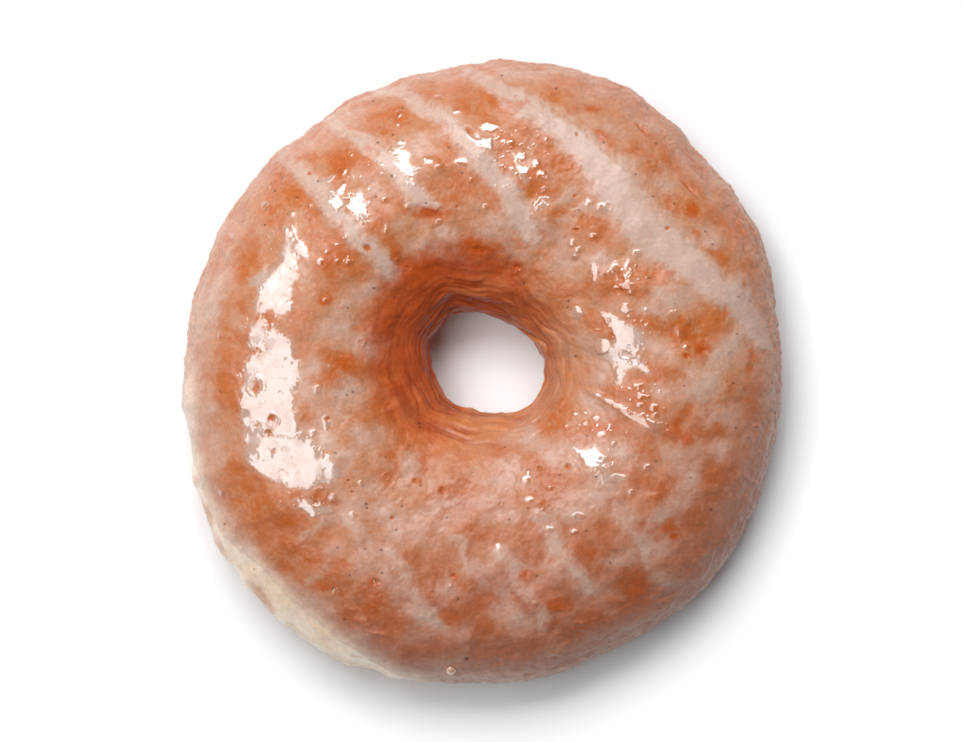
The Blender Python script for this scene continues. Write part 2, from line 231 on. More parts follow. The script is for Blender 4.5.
# ragged holes in the wet patches and small wet satellites
nG = fbm(GX, GY, Z0, 6.5, 3, .6, 44.0)
nG2 = fbm(GX, GY, Z0, 16, 2, .5, 47.0)
for (x, y, rx, ry, s) in [(257, 345, 16, 12, .9), (253, 385, 7, 9, .9), (270, 425, 6, 8, .9), (268, 433, 4, 3, 1), (277, 450, 10, 3, .9), (318, 494, 8, 5, 1), (268, 325, 8, 10, .8), (256, 426, 5, 3, .8), (280, 325, 4, 6, .8),
                          (628, 353, 7, 5, .9), (626, 346, 4, 3, .7), (609, 320, 3, 3, 1), (632, 358, 4, 3, .8), (258, 458, 2, 2, .8), (286, 473, 2, 2, .9), (310, 479, 3, 2, .9), (625, 272, 3, 3, 1), (262, 300, 4, 3, .7)]:
    k = np.zeros_like(GX); blob(k, x, y, rx, ry, s, X=QX, Y=QY, p=2)
    GLOS *= 1 - k * sstep(-.25, .15, nG)
GLOS *= 1 - .9 * sstep(.42, .52, nG)
GLOS *= 1 - .22 * sstep(.0, .4, fbm(GX, GY, Z0, 11, 3, .6, 57.0))
near = np.zeros_like(GX)
for a in [(260, 350, 30, 90, 1), (300, 470, 50, 40, 1), (400, 160, 40, 30, 1), (515, 160, 45, 40, 1), (340, 195, 35, 25, 1), (625, 345, 35, 50, .9), (660, 330, 40, 25, .9), (620, 275, 30, 25, 1), (640, 400, 30, 25, 1), (590, 430, 35, 20, .9), (340, 255, 20, 20, .9), (600, 470, 30, 20, .6), (275, 190, 30, 25, .7), (550, 500, 60, 40, .4), (300, 330, 30, 20, .5)]:
    blob(near, *a)
GLOS = np.maximum(GLOS, sstep(.38, .46, fbm(GX, GY, Z0, 4.2, 2, .5, 61.0) * (.35 + .75 * near)))

# a thinner, duller wet film round each patch
HALO = np.zeros_like(GX)
for p in POLS: poly(HALO, p, edge=11)
GLOS = np.maximum(GLOS, HALO * np.clip(.42 + .5 * nG2 + .3 * nG, 0, .6))
# relief around them
HGT += .9 * sstep(.25, .8, PALE)
POOL = GLOS.copy()
HGT += .35 * sstep(.2, .9, GLOS)
WB = np.zeros_like(GX)
for p in POLS: poly(WB, p, edge=7)
PALE = np.maximum(PALE, .8 * WB * (POOL > .3)); SMTH = np.maximum(SMTH, .95 * WB); SMTH = np.maximum(SMTH, .75 * PALE)  # pale colour under the glossy patches, painted in to whiten their highlights
# pits
PITS = [(367, 248, 5, 3, .7), (668, 228, 2.6, 2, 0), (453, 576, 2.6, 2.2, 0), (376, 582, 4, 3.2, 0), (392, 518, 2, 2, 0), (687, 356, 3, 2, .6), (752, 357, 2, 4, 0), (576, 230, 2.2, 2, 0), (568, 467, 2.4, 2, 0), (443, 490, 3, 3, 0), (416, 480, 2, 2, 0),
        (469, 131, 4, 2.5, .5), (457, 207, 1.6, 1.4, 0), (309, 173, 1.8, 1.6, 0), (328, 419, 2.4, 2, 0), (256, 388, 3, 6, .2), (271, 418, 3, 3, 0), (268, 434, 3, 3, 0), (220, 393, 2, 3, 0), (315, 503, 3, 2, 0), (577, 134, 1.4, 1.4, 0), (575, 196, 1.4, 1.2, 0), (745, 250, 2, 6, -.2),
        (580, 634, 7, 4, .1), (659, 161, 1.6, 1.2, 0), (702, 351, 5, 3, .3), (278, 177, 4, 3, 0), (479, 250, 8, 3, .1), (517, 268, 4, 3, 0), (666, 597, 9, 2, -.5), (467, 658, 2.4, 2, 0), (690, 188, 14, 1.4, .85), (645, 130, 14, 1.6, .7), (540, 470, 2, 2, 0), (352, 492, 1.4, 1.4, 0)]
for (x, y, rx, ry, an) in PITS:
    blob(HGT, x, y, rx, ry, -1.3, an, X=QX * .4 + GX * .6, Y=QY * .4 + GY * .6, mode='add', p=1.4)
    blob(PALE, x, y, rx * 1.1, ry * 1.1, .85, an, X=GX, Y=GY, mode='mul', p=1.5)
    blob(ORNG, x, y, rx, ry, .9, an, X=GX, Y=GY)
    blob(REDD, x, y, rx * .8, ry * .8, .45, an, X=GX, Y=GY)
    blob(GLOS, x, y, rx * 1.1, ry * 1.1, .95, an, X=GX, Y=GY, mode='mul', p=2)
# burst bubbles: raised rings
RINGS = [(652, 162, 5, 3.5), (575, 166, 5, 5), (228, 381, 9, 9), (668, 139, 7, 4), (630, 132, 3, 2.5), (543, 93, 2.5, 2.5), (576, 230, 4, 3.4), (568, 467, 4, 3.4), (584, 97, 3, 2), (621, 133, 5, 4), (366, 345, 4, 4), (443, 491, 6, 6), (387, 477, 4, 4), (660, 182, 3, 3), (671, 191, 3, 3), (656, 172, 3, 2), (727, 383, 3, 3),
         (707, 411, 3, 3), (270, 235, 3, 3), (361, 342, 4, 3), (609, 206, 4, 4), (551, 68, 4, 3), (232, 460, 4, 3), (467, 658, 5, 4), (320, 494, 6, 6), (540, 402, 3, 3), (256, 385, 8, 10), (273, 420, 6, 7), (268, 433, 5, 4), (626, 355, 6, 4), (634, 361, 5, 4), (500, 504, 3, 3), (550, 507, 3, 2), (509, 463, 2.5, 2.5), (334, 590, 3, 2), (408, 268, 4, 3)]
for (x, y, rx, ry) in RINGS:
    r = max(rx, ry) * 2 + 4
    w = win(x - r, y - r, x + r, y + r)
    q = np.hypot((GX[w] + .5 * w2x[w] - x) / rx, (GY[w] + .5 * w2y[w] - y) / ry)
    HGT[w] += .42 * np.exp(-((q - 1) / .24) ** 2) - .25 * np.exp(-(q / .6) ** 2)
for i in range(420):     # the many tiny blisters of the glaze
    x = RNG.uniform(190, 775); y = RNG.uniform(65, 678); r = RNG.uniform(.9, 2.2)
    blob(HGT, x, y, r, r, RNG.uniform(.12, .4) * RNG.choice([1, 1, -1]), X=GX, Y=GY, mode='add')
for (x, y, rx, ry, s, a) in [(360, 622, 10, 4, 1.2, .5), (375, 632, 10, 2, 1.2, .2), (358, 632, 14, 2.5, 1, .7), (580, 623, 8, 3, 1.6, -.1), (535, 603, 3, 2, 1, 0), (555, 652, 10, 2.5, 1.2, .1), (515, 660, 4, 2, 1, 0), (472, 635, 5, 6, 1.2, 0),
                             (668, 604, 5, 4, 1.4, 0), (700, 577, 4, 5, 1.2, 0), (352, 610, 4, 3, 1, 0), (665, 152, 30, 2.5, 1.2, .78), (638, 118, 26, 2, 1, .6), (560, 75, 22, 2.5, 1.1, .35), (590, 85, 24, 2, 1, .45), (755, 250, 24, 2.2, 1.4, 1.25), (745, 232, 24, 2, 1.2, 1.2),
                             (765, 275, 26, 2, 1.2, 1.2), (771, 420, 26, 2.2, 1.2, 1.7), (750, 480, 10, 2, 1, .6), (738, 475, 8, 1.5, .9, 1.2), (705, 345, 26, 2, .8, .8), (186, 395, 6, 20, 1.5, 0), (190, 440, 5, 20, 1.2, -.1), (200, 475, 5, 14, 1, -.3), (212, 260, 3, 14, .8, .5), (222, 235, 3, 12, .7, .5)]:
    blob(HGT, x, y, rx, ry, s, a, X=QX * .5 + GX * .5, Y=QY * .5 + GY * .5, mode='add')
SPK = [(274, 190), (297, 197), (318, 181), (373, 100), (378, 143), (393, 135), (392, 176), (376, 197), (449, 148), (462, 173), (426, 203), (502, 77), (556, 89), (604, 142), (579, 210), (657, 142), (636, 174), (653, 196), (596, 224), (605, 274), (649, 278), (524, 283), (569, 301),
       (568, 307), (576, 356), (395, 298), (374, 288), (348, 308), (706, 231), (713, 244), (738, 297), (768, 327), (737, 334), (421, 422), (421, 426), (347, 395), (353, 392), (386, 457), (421, 485), (447, 517), (348, 480), (366, 504), (367, 508), (402, 506), (396, 530), (335, 453),
       (587, 436), (505, 448), (535, 491), (528, 508), (509, 519), (586, 531), (596, 477), (736, 428), (684, 386), (733, 383), (756, 427), (749, 438), (656, 461), (691, 478), (712, 510), (537, 576), (610, 563), (458, 599), (467, 659), (381, 550), (365, 549), (337, 548), (225, 524), (254, 570),
       (345, 619), (403, 109), (265, 225), (648, 108), (675, 203), (350, 575), (382, 573), (333, 588), (560, 475)]
for i, (x, y) in enumerate(SPK):
    blob(SPEC, x, y, RNG.uniform(1.0, 1.6), RNG.uniform(.8, 1.2), 1.0, X=GX, Y=GY, p=1.6)
for i in range(150):
    x = RNG.uniform(200, 765); y = RNG.uniform(75, 668)
    blob(SPEC, x, y, RNG.uniform(.5, .9), RNG.uniform(.5, .8), RNG.uniform(.2, .6), X=GX, Y=GY, p=1.6)


def samp(M, x, y):
    fx = np.clip(x * RS, 0, W - 1.001); fy = np.clip(y * RS, 0, H - 1.001)
    ix = fx.astype(np.int64); iy = fy.astype(np.int64); tx = fx - ix; ty = fy - iy
    return ((M[iy, ix] * (1 - tx) + M[iy, ix + 1] * tx) * (1 - ty) + (M[iy + 1, ix] * (1 - tx) + M[iy + 1, ix + 1] * tx) * ty).astype(np.float32)


# ---------------------------------------------------------------- outlines of the ring
OUT = [(480, 62), (500, 58), (515, 59), (530, 62), (550, 63), (575, 68), (590, 73), (605, 78), (620, 84), (636, 92), (650, 103), (668, 117), (685, 132), (690, 141), (697, 150), (708, 161), (720, 174), (735, 190), (742, 203), (748, 213), (757, 225), (762, 236), (766, 252), (772, 275), (775, 297), (777, 315),
       (780, 335), (782, 352), (782, 375), (782, 395), (779, 420), (776, 438), (771, 457), (765, 480), (756, 505), (746, 525), (736, 548), (721, 569), (710, 583), (696, 595), (680, 610), (665, 621), (650, 631), (638, 638), (625, 645), (610, 652), (595, 657), (575, 667), (550, 676), (520, 681), (500, 683), (480, 683.5),
       (450, 683.5), (430, 682), (410, 681), (390, 679), (378, 672), (366, 669), (345, 665), (330, 656), (305, 642), (290, 628), (277, 621), (268, 612), (259, 600), (252, 592), (241, 585), (238, 574), (232, 567), (224, 558), (216, 547), (211, 535), (205, 515), (198, 495), (191, 480), (192, 460), (189, 440), (184, 418),
       (181, 403), (182, 388), (184, 370), (186, 345), (188, 320), (192, 300), (199, 280), (208, 255), (218, 230), (226, 215), (236, 202), (250, 182), (262, 168), (273, 155), (279, 148), (291, 142), (305, 133), (320, 120), (335, 107), (347, 98.5), (360, 93), (375, 88), (390, 82), (402, 77.5), (417, 73), (432, 72), (441, 69), (455, 67), (470, 64)]
INN = [(460, 315), (472, 314.4), (485, 316), (495, 319), (507, 325), (520, 334), (530, 341), (538, 353.5), (543, 360), (542.5, 375), (538, 392), (532, 401), (522, 408), (514, 411), (502, 411), (490, 412), (480, 411), (472, 407.6), (457, 404), (447, 397), (437, 382), (432, 367), (430.6, 355), (430.6, 340), (438.5, 332), (447, 323.6)]
# lower edge of the glaze where the pale dough is bare (lower left)
GED = [(187, 425), (193, 450), (196, 472), (204, 495), (211, 512), (219, 528), (232, 544), (246, 553), (262, 568), (276, 583), (290, 598), (306, 611), (326, 627), (345, 643), (372, 661), (400, 675), (430, 684), (455, 690)]
CO = (482.0, 371.0); CI = (487.0, 363.0)


def polar(pts, c):
    th = np.array([math.atan2(-(p[1] - c[1]), p[0] - c[0]) for p in pts]) % (2 * math.pi)
    r = np.array([math.hypot(p[0] - c[0], p[1] - c[1]) for p in pts])
    o = np.argsort(th); return th[o], r[o]


def rad(th, pts, c):
    a, r = polar(pts, c)
    a3 = np.concatenate([a - 2 * math.pi, a, a + 2 * math.pi]); r3 = np.concatenate([r, r, r])
    return np.interp(th % (2 * math.pi), a3, r3)


TOP, EQ, BOT = 90.0, 39.0, 36.0     # crown height above the widest line, height of that line, depth below


def ring(nt, p0, p1, npf, shrink=0.0):
    th = np.linspace(0, 2 * math.pi, nt, endpoint=False)
    ph = np.linspace(math.radians(p0), math.radians(p1), npf)
    TH, PH = np.meshgrid(th, ph, indexing='ij')
    def soft(a, m):
        m = max(2, m); kk = np.hanning(2 * m + 1); kk /= kk.sum()
        return np.convolve(np.concatenate([a[-m:], a, a[:m]]), kk, 'valid')
    jag = fbm(np.cos(th) * 300, np.sin(th) * 300, th * 0, 16, 3, .6, 5.0) * 1.6
    jag2 = fbm(np.cos(th) * 60, np.sin(th) * 60, th * 0, 14, 3, .6, 9.0) * 1.0
    ro = (soft(rad(th, OUT, CO), int(nt * .0045)) + jag * .6 + fbm(np.cos(th) * 300, np.sin(th) * 300, th * 0, 9, 2, .6, 5.5) * .5 - .9)[:, None]; ri = (rad(th, INN, CI) + jag2 + .5)[:, None]
    # sides carry their outline fully at the widest line and relax to a smoother ring on the crown
    k = max(3, int(nt * .009)); ker = np.hanning(2 * k + 1); ker /= ker.sum()

    def smooth(a):
        e = np.concatenate([a[-k:, 0], a[:, 0], a[:k, 0]]); return np.convolve(e, ker, 'valid')[:, None]
    so, si = smooth(ro), smooth(ri)
    edge = np.abs(np.cos(PH)) ** 6
    ro = so + (ro - so) * edge; ri = si + (ri - si) * edge
    ux, uy = np.cos(TH), np.sin(TH)
    ox, oy = CO[0] + ro * ux, -CO[1] + ro * uy
    ix, iy = CI[0] + ri * ux, -CI[1] + ri * uy
    c, s = np.cos(PH), np.sin(PH)
    # cross-section: plump outside, funnel towards the hole
    cc = np.sign(c) * np.abs(c) ** np.where(c > 0, .96, 1.12)
    t = (1 - cc) / 2
    x = ox + (ix - ox) * t; y = oy + (iy - oy) * t
    ss = np.sign(s) * np.abs(s) ** .96
    z = EQ + np.where(s > 0, TOP * ss, BOT * np.sign(s) * np.abs(s) ** .55)
    lowsc = 1 - .0 * s
    return TH, PH, x, y, z


def normals(x, y, z):
    P = np.stack([x, y, z], -1)
    dt = np.roll(P, -1, 0) - np.roll(P, 1, 0)
    dp = np.gradient(P, axis=1)
    n = np.cross(dt, dp); n /= np.linalg.norm(n, axis=-1, keepdims=True) + 1e-9
    mid = n.shape[1] // 2
    if n[:, mid, 2].mean() < 0: n = -n
    return P, n


def streaks(TH, PH, seed):
    """folds that run round the ring: long along it, short across it"""
    a = 3.0 / (0.55 + 0 * TH)
    wob = fbm(np.cos(TH) * 100, np.sin(TH) * 100, PH * 8, 60, 2, .5, seed + 3) * .16
    R = np.where(PH > math.pi / 2, 1.0, 8.0)
    n = fbm(np.cos(TH) * R, np.sin(TH) * R, (PH + wob) * 7.5, 1.0, 3, .5, seed)
    return n


def relief(TH, PH, x, y, z, fine=1.0):
    px, py = x, -y
    h = fbm(x, y, z, 70, 2, .5, 2.0) * 5.0 * (.35 + .65 * sstep(0, .6, np.sin(PH)))
    sm = 1 - samp(SMTH, px, py)
    h = h + fbm(x, y, z, 24, 2, .5, 3.0) * 1.7 * (.5 + .5 * sm)
    med = fbm(x, y, z, 9, 2, .5, 4.0)
    inner = sstep(math.radians(128), math.radians(158), PH)
    sm = sm * (1 - .75 * inner)
    h = h + med * 0.62 * (.2 + .8 * sm)
    fin = fbm(x, y, z, 3.4, 2, .5, 6.0)
    h = h + fin * .2 * sm * fine
    inner = sstep(math.radians(128), math.radians(158), PH)
    outer = 1 - sstep(math.radians(20), math.radians(50), PH)
    st = streaks(TH, PH, 11.0)
    rim = np.clip(np.cos(PH), 0, 1) ** 4
    h = h * (1 - .75 * rim) + rim * (fbm(x, y, z, 13, 3, .6, 14.0) * 2.0 + fbm(x, y, z, 5, 2, .5, 15.0) * .9) * np.where(TH > math.radians(185), np.where(TH < math.radians(262), .4, 1), 1)
    rid = 1 - np.abs(st) * 2.6
    rid = np.clip(rid, 0, 1) ** 2
    right = .35 + .65 * np.clip(np.cos(TH - math.radians(10)), 0, 1)
    h = h - rid * (2.0 * inner + (.25 + .6 * right * np.clip(np.sin(TH) + .6, 0, 1)) * outer) + st * (2.6 * inner + 1.1 * outer)
    top = np.sin(PH) > .12
    h = h + samp(HGT, px, py) * np.where(top, 1, 0) * sstep(.12, .4, np.sin(PH))
    return h, st, rid, inner, outer


def build(name, P, faces, attrs, parent):
    v = P.reshape(-1, 3)
    zz = v[:, 2]
    k = (D / S - zz) / (D / S)
    co = np.empty_like(v, dtype=np.float32)
    co[:, 0] = (v[:, 0] - CX) * k * S; co[:, 1] = (v[:, 1] + CY) * k * S; co[:, 2] = zz * S
    used = np.zeros(len(v), bool); used[faces.ravel()] = True
    idx = np.cumsum(used) - 1
    co = co[used]; faces = idx[faces]
    me = bpy.data.meshes.new(name)
    me.vertices.add(len(co)); me.vertices.foreach_set('co', co.ravel())
    me.loops.add(faces.size); me.loops.foreach_set('vertex_index', faces.astype(np.int32).ravel())
    me.polygons.add(len(faces))
    me.polygons.foreach_set('loop_start', np.arange(0, faces.size, 4, dtype=np.int32))
    me.polygons.foreach_set('use_smooth', np.ones(len(faces), bool))
    me.update(calc_edges=True); me.validate()
    for an, arr in attrs.items():
        if arr.ndim == 3:
            A = me.color_attributes.new(an, 'FLOAT_COLOR', 'POINT')
            c = np.ones((len(co), 4), np.float32); c[:, :3] = arr.reshape(-1, 3)[used]
            A.data.foreach_set('color', c.ravel())
        else:
            A = me.attributes.new(an, 'FLOAT', 'POINT')
            A.data.foreach_set('value', arr.reshape(-1)[used].astype(np.float32))
    o = bpy.data.objects.new(name, me); col.objects.link(o)
    if parent: o.parent = parent
    return o


def quads(nt, nph):
    i = np.arange(nt)[:, None]; j = np.arange(nph - 1)[None, :]
    a = i * nph + j; b = ((i + 1) % nt) * nph + j
    return np.stack([a, b, b + 1, a + 1], -1).reshape(-1, 4)


def lerp3(a, b, t):
    t = t[..., None]
    return a * (1 - t) + b * t


def C3(*c): return np.array(c, np.float32)


# ---------------------------------------------------------------- materials
def mat(name):
    m = bpy.data.materials.new(name); m.use_nodes = True
    return m, m.node_tree, m.node_tree.nodes['Principled BSDF']


def food_material(name, rough_lo, rough_hi, sss, bump):
    m, nt, b = mat(name)
    N, L = nt.nodes, nt.links
    at = N.new('ShaderNodeAttribute'); at.attribute_name = 'tint'
    gl = N.new('ShaderNodeAttribute'); gl.attribute_name = 'wet'
    tc = N.new('ShaderNodeTexCoord')
    n1 = N.new('ShaderNodeTexNoise'); n1.inputs['Scale'].default_value = 900; n1.inputs['Detail'].default_value = 3
    n2 = N.new('ShaderNodeTexNoise'); n2.inputs['Scale'].default_value = 2600; n2.inputs['Detail'].default_value = 2
    L.new(tc.outputs['Object'], n1.inputs['Vector']); L.new(tc.outputs['Object'], n2.inputs['Vector'])
    mr = N.new('ShaderNodeMapRange'); mr.inputs['From Min'].default_value = .3; mr.inputs['From Max'].default_value = .7
    mr.inputs['To Min'].default_value = .95; mr.inputs['To Max'].default_value = 1.05
    L.new(n1.outputs['Fac'], mr.inputs['Value'])
    mr2 = N.new('ShaderNodeMapRange'); mr2.inputs['From Min'].default_value = .3; mr2.inputs['From Max'].default_value = .7
    mr2.inputs['To Min'].default_value = .93; mr2.inputs['To Max'].default_value = 1.07
    L.new(n2.outputs['Fac'], mr2.inputs['Value'])
    mu = N.new('ShaderNodeMath'); mu.operation = 'MULTIPLY'
    L.new(mr.outputs[0], mu.inputs[0]); L.new(mr2.outputs[0], mu.inputs[1])
    vm = N.new('ShaderNodeVectorMath'); vm.operation = 'SCALE'
    L.new(at.outputs['Color'], vm.inputs[0]); L.new(mu.outputs[0], vm.inputs['Scale'])
    L.new(vm.outputs[0], b.inputs['Base Color'])
    rr = N.new('ShaderNodeMapRange'); rr.inputs['To Min'].default_value = rough_hi; rr.inputs['To Max'].default_value = rough_lo
    L.new(gl.outputs['Fac'], rr.inputs['Value']); L.new(rr.outputs[0], b.inputs['Roughness'])
    sp = N.new('ShaderNodeMapRange'); sp.inputs['To Min'].default_value = SPEC_DRY; sp.inputs['To Max'].default_value = SPEC_WET
    L.new(gl.outputs['Fac'], sp.inputs['Value']); L.new(sp.outputs[0], b.inputs['Specular IOR Level'])
    bp = N.new('ShaderNodeBump'); bp.inputs['Strength'].default_value = bump; bp.inputs['Distance'].default_value = .00006
    L.new(n1.outputs['Fac'], bp.inputs['Height']); L.new(bp.outputs[0], b.inputs['Normal'])
    for (inp, lo, hi) in (('Coat Weight', .04, 1.0), ('Coat Roughness', .32, .09)):
        q = N.new('ShaderNodeMapRange'); q.inputs['To Min'].default_value = lo; q.inputs['To Max'].default_value = hi
        L.new(gl.outputs['Fac'], q.inputs['Value']); L.new(q.outputs[0], b.inputs[inp])
    b.inputs['Coat IOR'].default_value = 1.75
    b.inputs['Subsurface Weight'].default_value = sss
    b.inputs['Subsurface Radius'].default_value = (1.0, .55, .35)
    b.inputs['Subsurface Scale'].default_value = .0007
    return m


SPEC_DRY, SPEC_WET = .13, 1.0
M_glaze = food_material('sugar_glaze', .10, .42, .20, .12)
M_dough = food_material('fried_dough', .30, .60, .4, .5)

# ---------------------------------------------------------------- the doughnut
root = bpy.data.objects.new('glazed_donut', None); col.objects.link(root)
root.empty_display_size = .02
root['label'] = 'glazed ring doughnut with pale diagonal sugar stripes over orange brown crust on plain white'
root['category'] = 'doughnut'

# dough ring, closed
NT, NP = 1000, 520
TH, PH, x, y, z = ring(NT, -90, 270, NP + 1)
TH, PH, x, y, z = TH[:, :-1], PH[:, :-1], x[:, :-1], y[:, :-1], z[:, :-1]
P, n = normals(x, y, z)
P3 = P.copy()
h, st, rid, inner, outer = relief(TH, PH, x, y, z, .6)
low = np.clip(-np.sin(PH) * 3 + .2, 0, 1)
bandw = sstep(math.radians(187), math.radians(196), TH) * (1 - sstep(math.radians(250), math.radians(266), TH))
off = h * (1 - .7 * low) - 2.8 + 2.6 * bandw * (PH < math.radians(80))
P = P + n * off[..., None]
P[..., 2] = np.maximum(P[..., 2], 1.0)
px, py = x, -y
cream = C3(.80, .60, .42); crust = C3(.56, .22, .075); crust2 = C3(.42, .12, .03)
f = fbm(x, y, z, 20, 3, .6, 31.0)
tint = lerp3(cream[None, None] * (1 + .04 * f[..., None]), C3(.80, .55, .40)[None, None], sstep(0, .5, fbm(x, y, z, 12, 3, .6, 35.0)) * .7)
BR = np.zeros_like(GX)
for a in [(205, 515, 6, 20, 1, -.3), (216, 542, 5, 16, 1, -.6), (260, 598, 14, 8, 1, .9), (268, 610, 10, 6, 1, .8), (262, 603, 8, 5, 1.2, .9), (195, 490, 4, 8, .8, 0), (187, 420, 3, 14, .8, 0), (196, 480, 4, 6, .8, 0)]:
    blob(BR, *a, X=QX, Y=QY, p=2)
fr = np.clip(samp(BR, px, py) * 1.0 + low * .9 * sstep(-.5, .1, -np.sin(PH) + f * .5), 0, 1)
tint = lerp3(tint, crust[None, None] * (1 + .3 * f[..., None]), fr * .8)
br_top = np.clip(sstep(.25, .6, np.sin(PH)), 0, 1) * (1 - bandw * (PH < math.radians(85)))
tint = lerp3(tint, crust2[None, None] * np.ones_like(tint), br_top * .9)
tint = lerp3(tint, C3(.12, .04, .02)[None, None] * np.ones_like(tint), samp(SPEC, px, py) * .8)
i = np.arange(NT)[:, None]; j = np.arange(NP)[None, :]
a_ = i * NP + j; b_ = ((i + 1) % NT) * NP + j; c_ = ((i + 1) % NT) * NP + (j + 1) % NP; d_ = i * NP + (j + 1) % NP
fq = np.stack([a_, b_, c_, d_], -1).reshape(-1, 4)
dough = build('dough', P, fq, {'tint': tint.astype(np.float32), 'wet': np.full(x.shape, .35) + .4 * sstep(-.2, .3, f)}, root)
dough.data.materials.append(M_dough)
dough['label'] = 'pale unglazed dough band along the lower left side'

# glaze shell
NT, NP = 2000, 860
TH, PH, x, y, z = ring(NT, -48, 232, NP)
P, n = normals(x, y, z)
h, st, rid, inner, outer = relief(TH, PH, x, y, z)
px, py = x, -y
# how far inside the bare band's edge this point lies (plan units)
thc = np.arctan2(y + CO[1], x - CO[0]) % (2 * math.pi)
rc = np.hypot(x - CO[0], y + CO[1])
ga, gr = polar(GED, CO)
gr = gr + 1 * np.sin(np.linspace(0, math.pi, len(gr))) ** .6
ge = np.interp(thc, ga, gr, left=999, right=999)
ge = np.where((thc < ga[0]) | (thc > ga[-1]), 999, ge)
# fade edge of the band out at its two ends
ge = ge + fbm(x, y, z, 11, 3, .6, 51.0) * 3.0
isout = PH < math.radians(70)
dist = np.where(isout, ge - rc, 99.0)
inband = (thc > ga[0]) & (thc < ga[-1]) & isout
wb = sstep(ga[0], ga[0] + .12, thc) * (1 - sstep(ga[-1] - .12, ga[-1], thc))
dist = dist + np.where(isout, 30 * (1 - wb), 0)
dist = np.minimum(dist, 40)
lip = np.degrees(PH)
rag = fbm(np.cos(TH) * 60, np.sin(TH) * 60, TH * 0, 12, 3, .6, 55.0) * 14
dlow = np.where(PH < math.radians(90), (lip + 36 - 38 * wb + rag * (1 - .6 * wb)) * 1.5, (222 + rag * .6 - lip) * 1.5)
dist = np.minimum(dist, dlow)
thick = -1.6 + 1.9 * sstep(-2.5, 1.0, dist) + .22 * np.exp(-((dist - 3.5) / 3.0) ** 2) * (dist > -3)
off = h + thick - .4
P = P + n * off[..., None]
P[..., 2] = np.maximum(P[..., 2], 1.4)

pale = samp(PALE, px, py); orng = samp(ORNG, px, py); redd = samp(REDD, px, py)
wet = samp(GLOS, px, py); spec = samp(SPEC, px, py)
n30 = fbm(x, y, z, 30, 4, .62, 71.0); n12 = fbm(x, y, z, 12, 4, .62, 75.0); n5 = fbm(x, y, z, 4.5, 3, .7, 79.0); n3 = fbm(x, y, z, 2.4, 2, .6, 83.0)
A = lambda *c: C3(*c)[None, None] * np.ones(x.shape + (3,), np.float32)
south_shade = sstep(380, 640, py + (px - 480) * .35)[..., None]  # shade of the lower right side, painted into the glaze and crust colours
thin = A(.485, .198, .094) * (1 - south_shade) + A(.44, .165, .090) * south_shade
palec = A(.555, .370, .295) * (1 - south_shade * .06)
south_shade = sstep(380, 640, py + (px - 480) * .35)[..., None]
orange = A(.46, .105, .012) * (1 - south_shade) + A(.365, .090, .028) * south_shade
deep = A(.44, .070, .003)
top = sstep(.0, .25, np.sin(PH))
g = np.clip(.13 + pale * 1.0 + n30 * .42 + n12 * .42 + n5 * .26 + n3 * .16, 0, 1)
o = np.clip(orng * (1.4 + n12 * .9 + n5 * .7) + n12 * .58 + n5 * .46 + n3 * .22 - .05 - pale * .45, 0, 1) * top
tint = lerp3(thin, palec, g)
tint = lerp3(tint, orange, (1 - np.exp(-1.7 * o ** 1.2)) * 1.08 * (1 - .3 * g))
tint = lerp3(tint, deep, np.clip(redd * .95 + n5 * .25 - .05, 0, 1) * (redd > .03) * .9 * top)
# funnel of the hole: fried crust under hardly any glaze
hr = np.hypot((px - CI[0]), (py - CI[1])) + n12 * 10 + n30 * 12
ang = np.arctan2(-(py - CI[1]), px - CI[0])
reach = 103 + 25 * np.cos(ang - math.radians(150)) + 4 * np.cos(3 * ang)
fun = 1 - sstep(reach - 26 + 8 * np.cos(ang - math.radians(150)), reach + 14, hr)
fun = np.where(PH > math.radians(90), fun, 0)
wall = lerp3(A(.56, .19, .065), A(.46, .075, .012), np.clip(.55 + .6 * np.cos(ang - math.radians(140)) + n12 * .5, 0, 1))  # shade at upper left and light at lower right painted into the wall
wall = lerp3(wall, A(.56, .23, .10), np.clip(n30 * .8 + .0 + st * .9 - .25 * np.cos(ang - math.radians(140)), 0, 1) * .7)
wall = lerp3(wall, A(.26, .032, .004), np.clip(rid * .8 + n5 * .1, 0, 1) * .7)  # crease shade painted into the folds
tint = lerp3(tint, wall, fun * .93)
# outer flank: pinkish, streaked
fl = outer * (PH < math.radians(70))
flc = lerp3(A(.48, .21, .14), A(.64, .45, .36), np.clip(.42 + st * .6 + n30 * .6 + .35 * np.cos(TH - math.radians(205)), 0, 1))
flc = flc * (1 - .22 * south_shade)
flc = lerp3(flc, A(.44, .14, .07), np.clip(rid * .3 + n12 * .4, 0, 1) * .5)
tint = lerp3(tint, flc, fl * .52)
ch = np.exp(-((thc - math.radians(262)) / .40) ** 2) * sstep(.62, .15, np.sin(PH)) * (PH < math.radians(80))
ch = ch * np.clip(.8 + n12 * .8 + st * .5, 0, 1)
tint = lerp3(tint, A(.62, .42, .33), ch * .65)
# milky edge next to the bare dough
me_ = np.exp(-(np.clip(dist, 0, 40) / 8) ** 2) * inband
tint = lerp3(tint, A(.76, .58, .45), me_ * .75)
tint = lerp3(tint, A(.80, .64, .54), np.exp(-((px - 188) / 9) ** 2) * np.exp(-((py - 425) / 65) ** 2) * .8)
tint = lerp3(tint, A(.07, .03, .025), np.clip(spec, 0, 1) * .9)
drywet = np.clip(wet, 0, 1)
base = np.clip(.28 + .5 * n12 + .25 * pale, 0, .5)
wet = np.maximum(drywet, base * .30)
fa = quads(NT, NP)
dv = dist.reshape(-1)[fa].max(1)
fa = fa[dv > -3.5]
glaze = build('glaze', P, fa, {'tint': tint.astype(np.float32), 'wet': wet}, root)
glaze.data.materials.append(M_glaze)

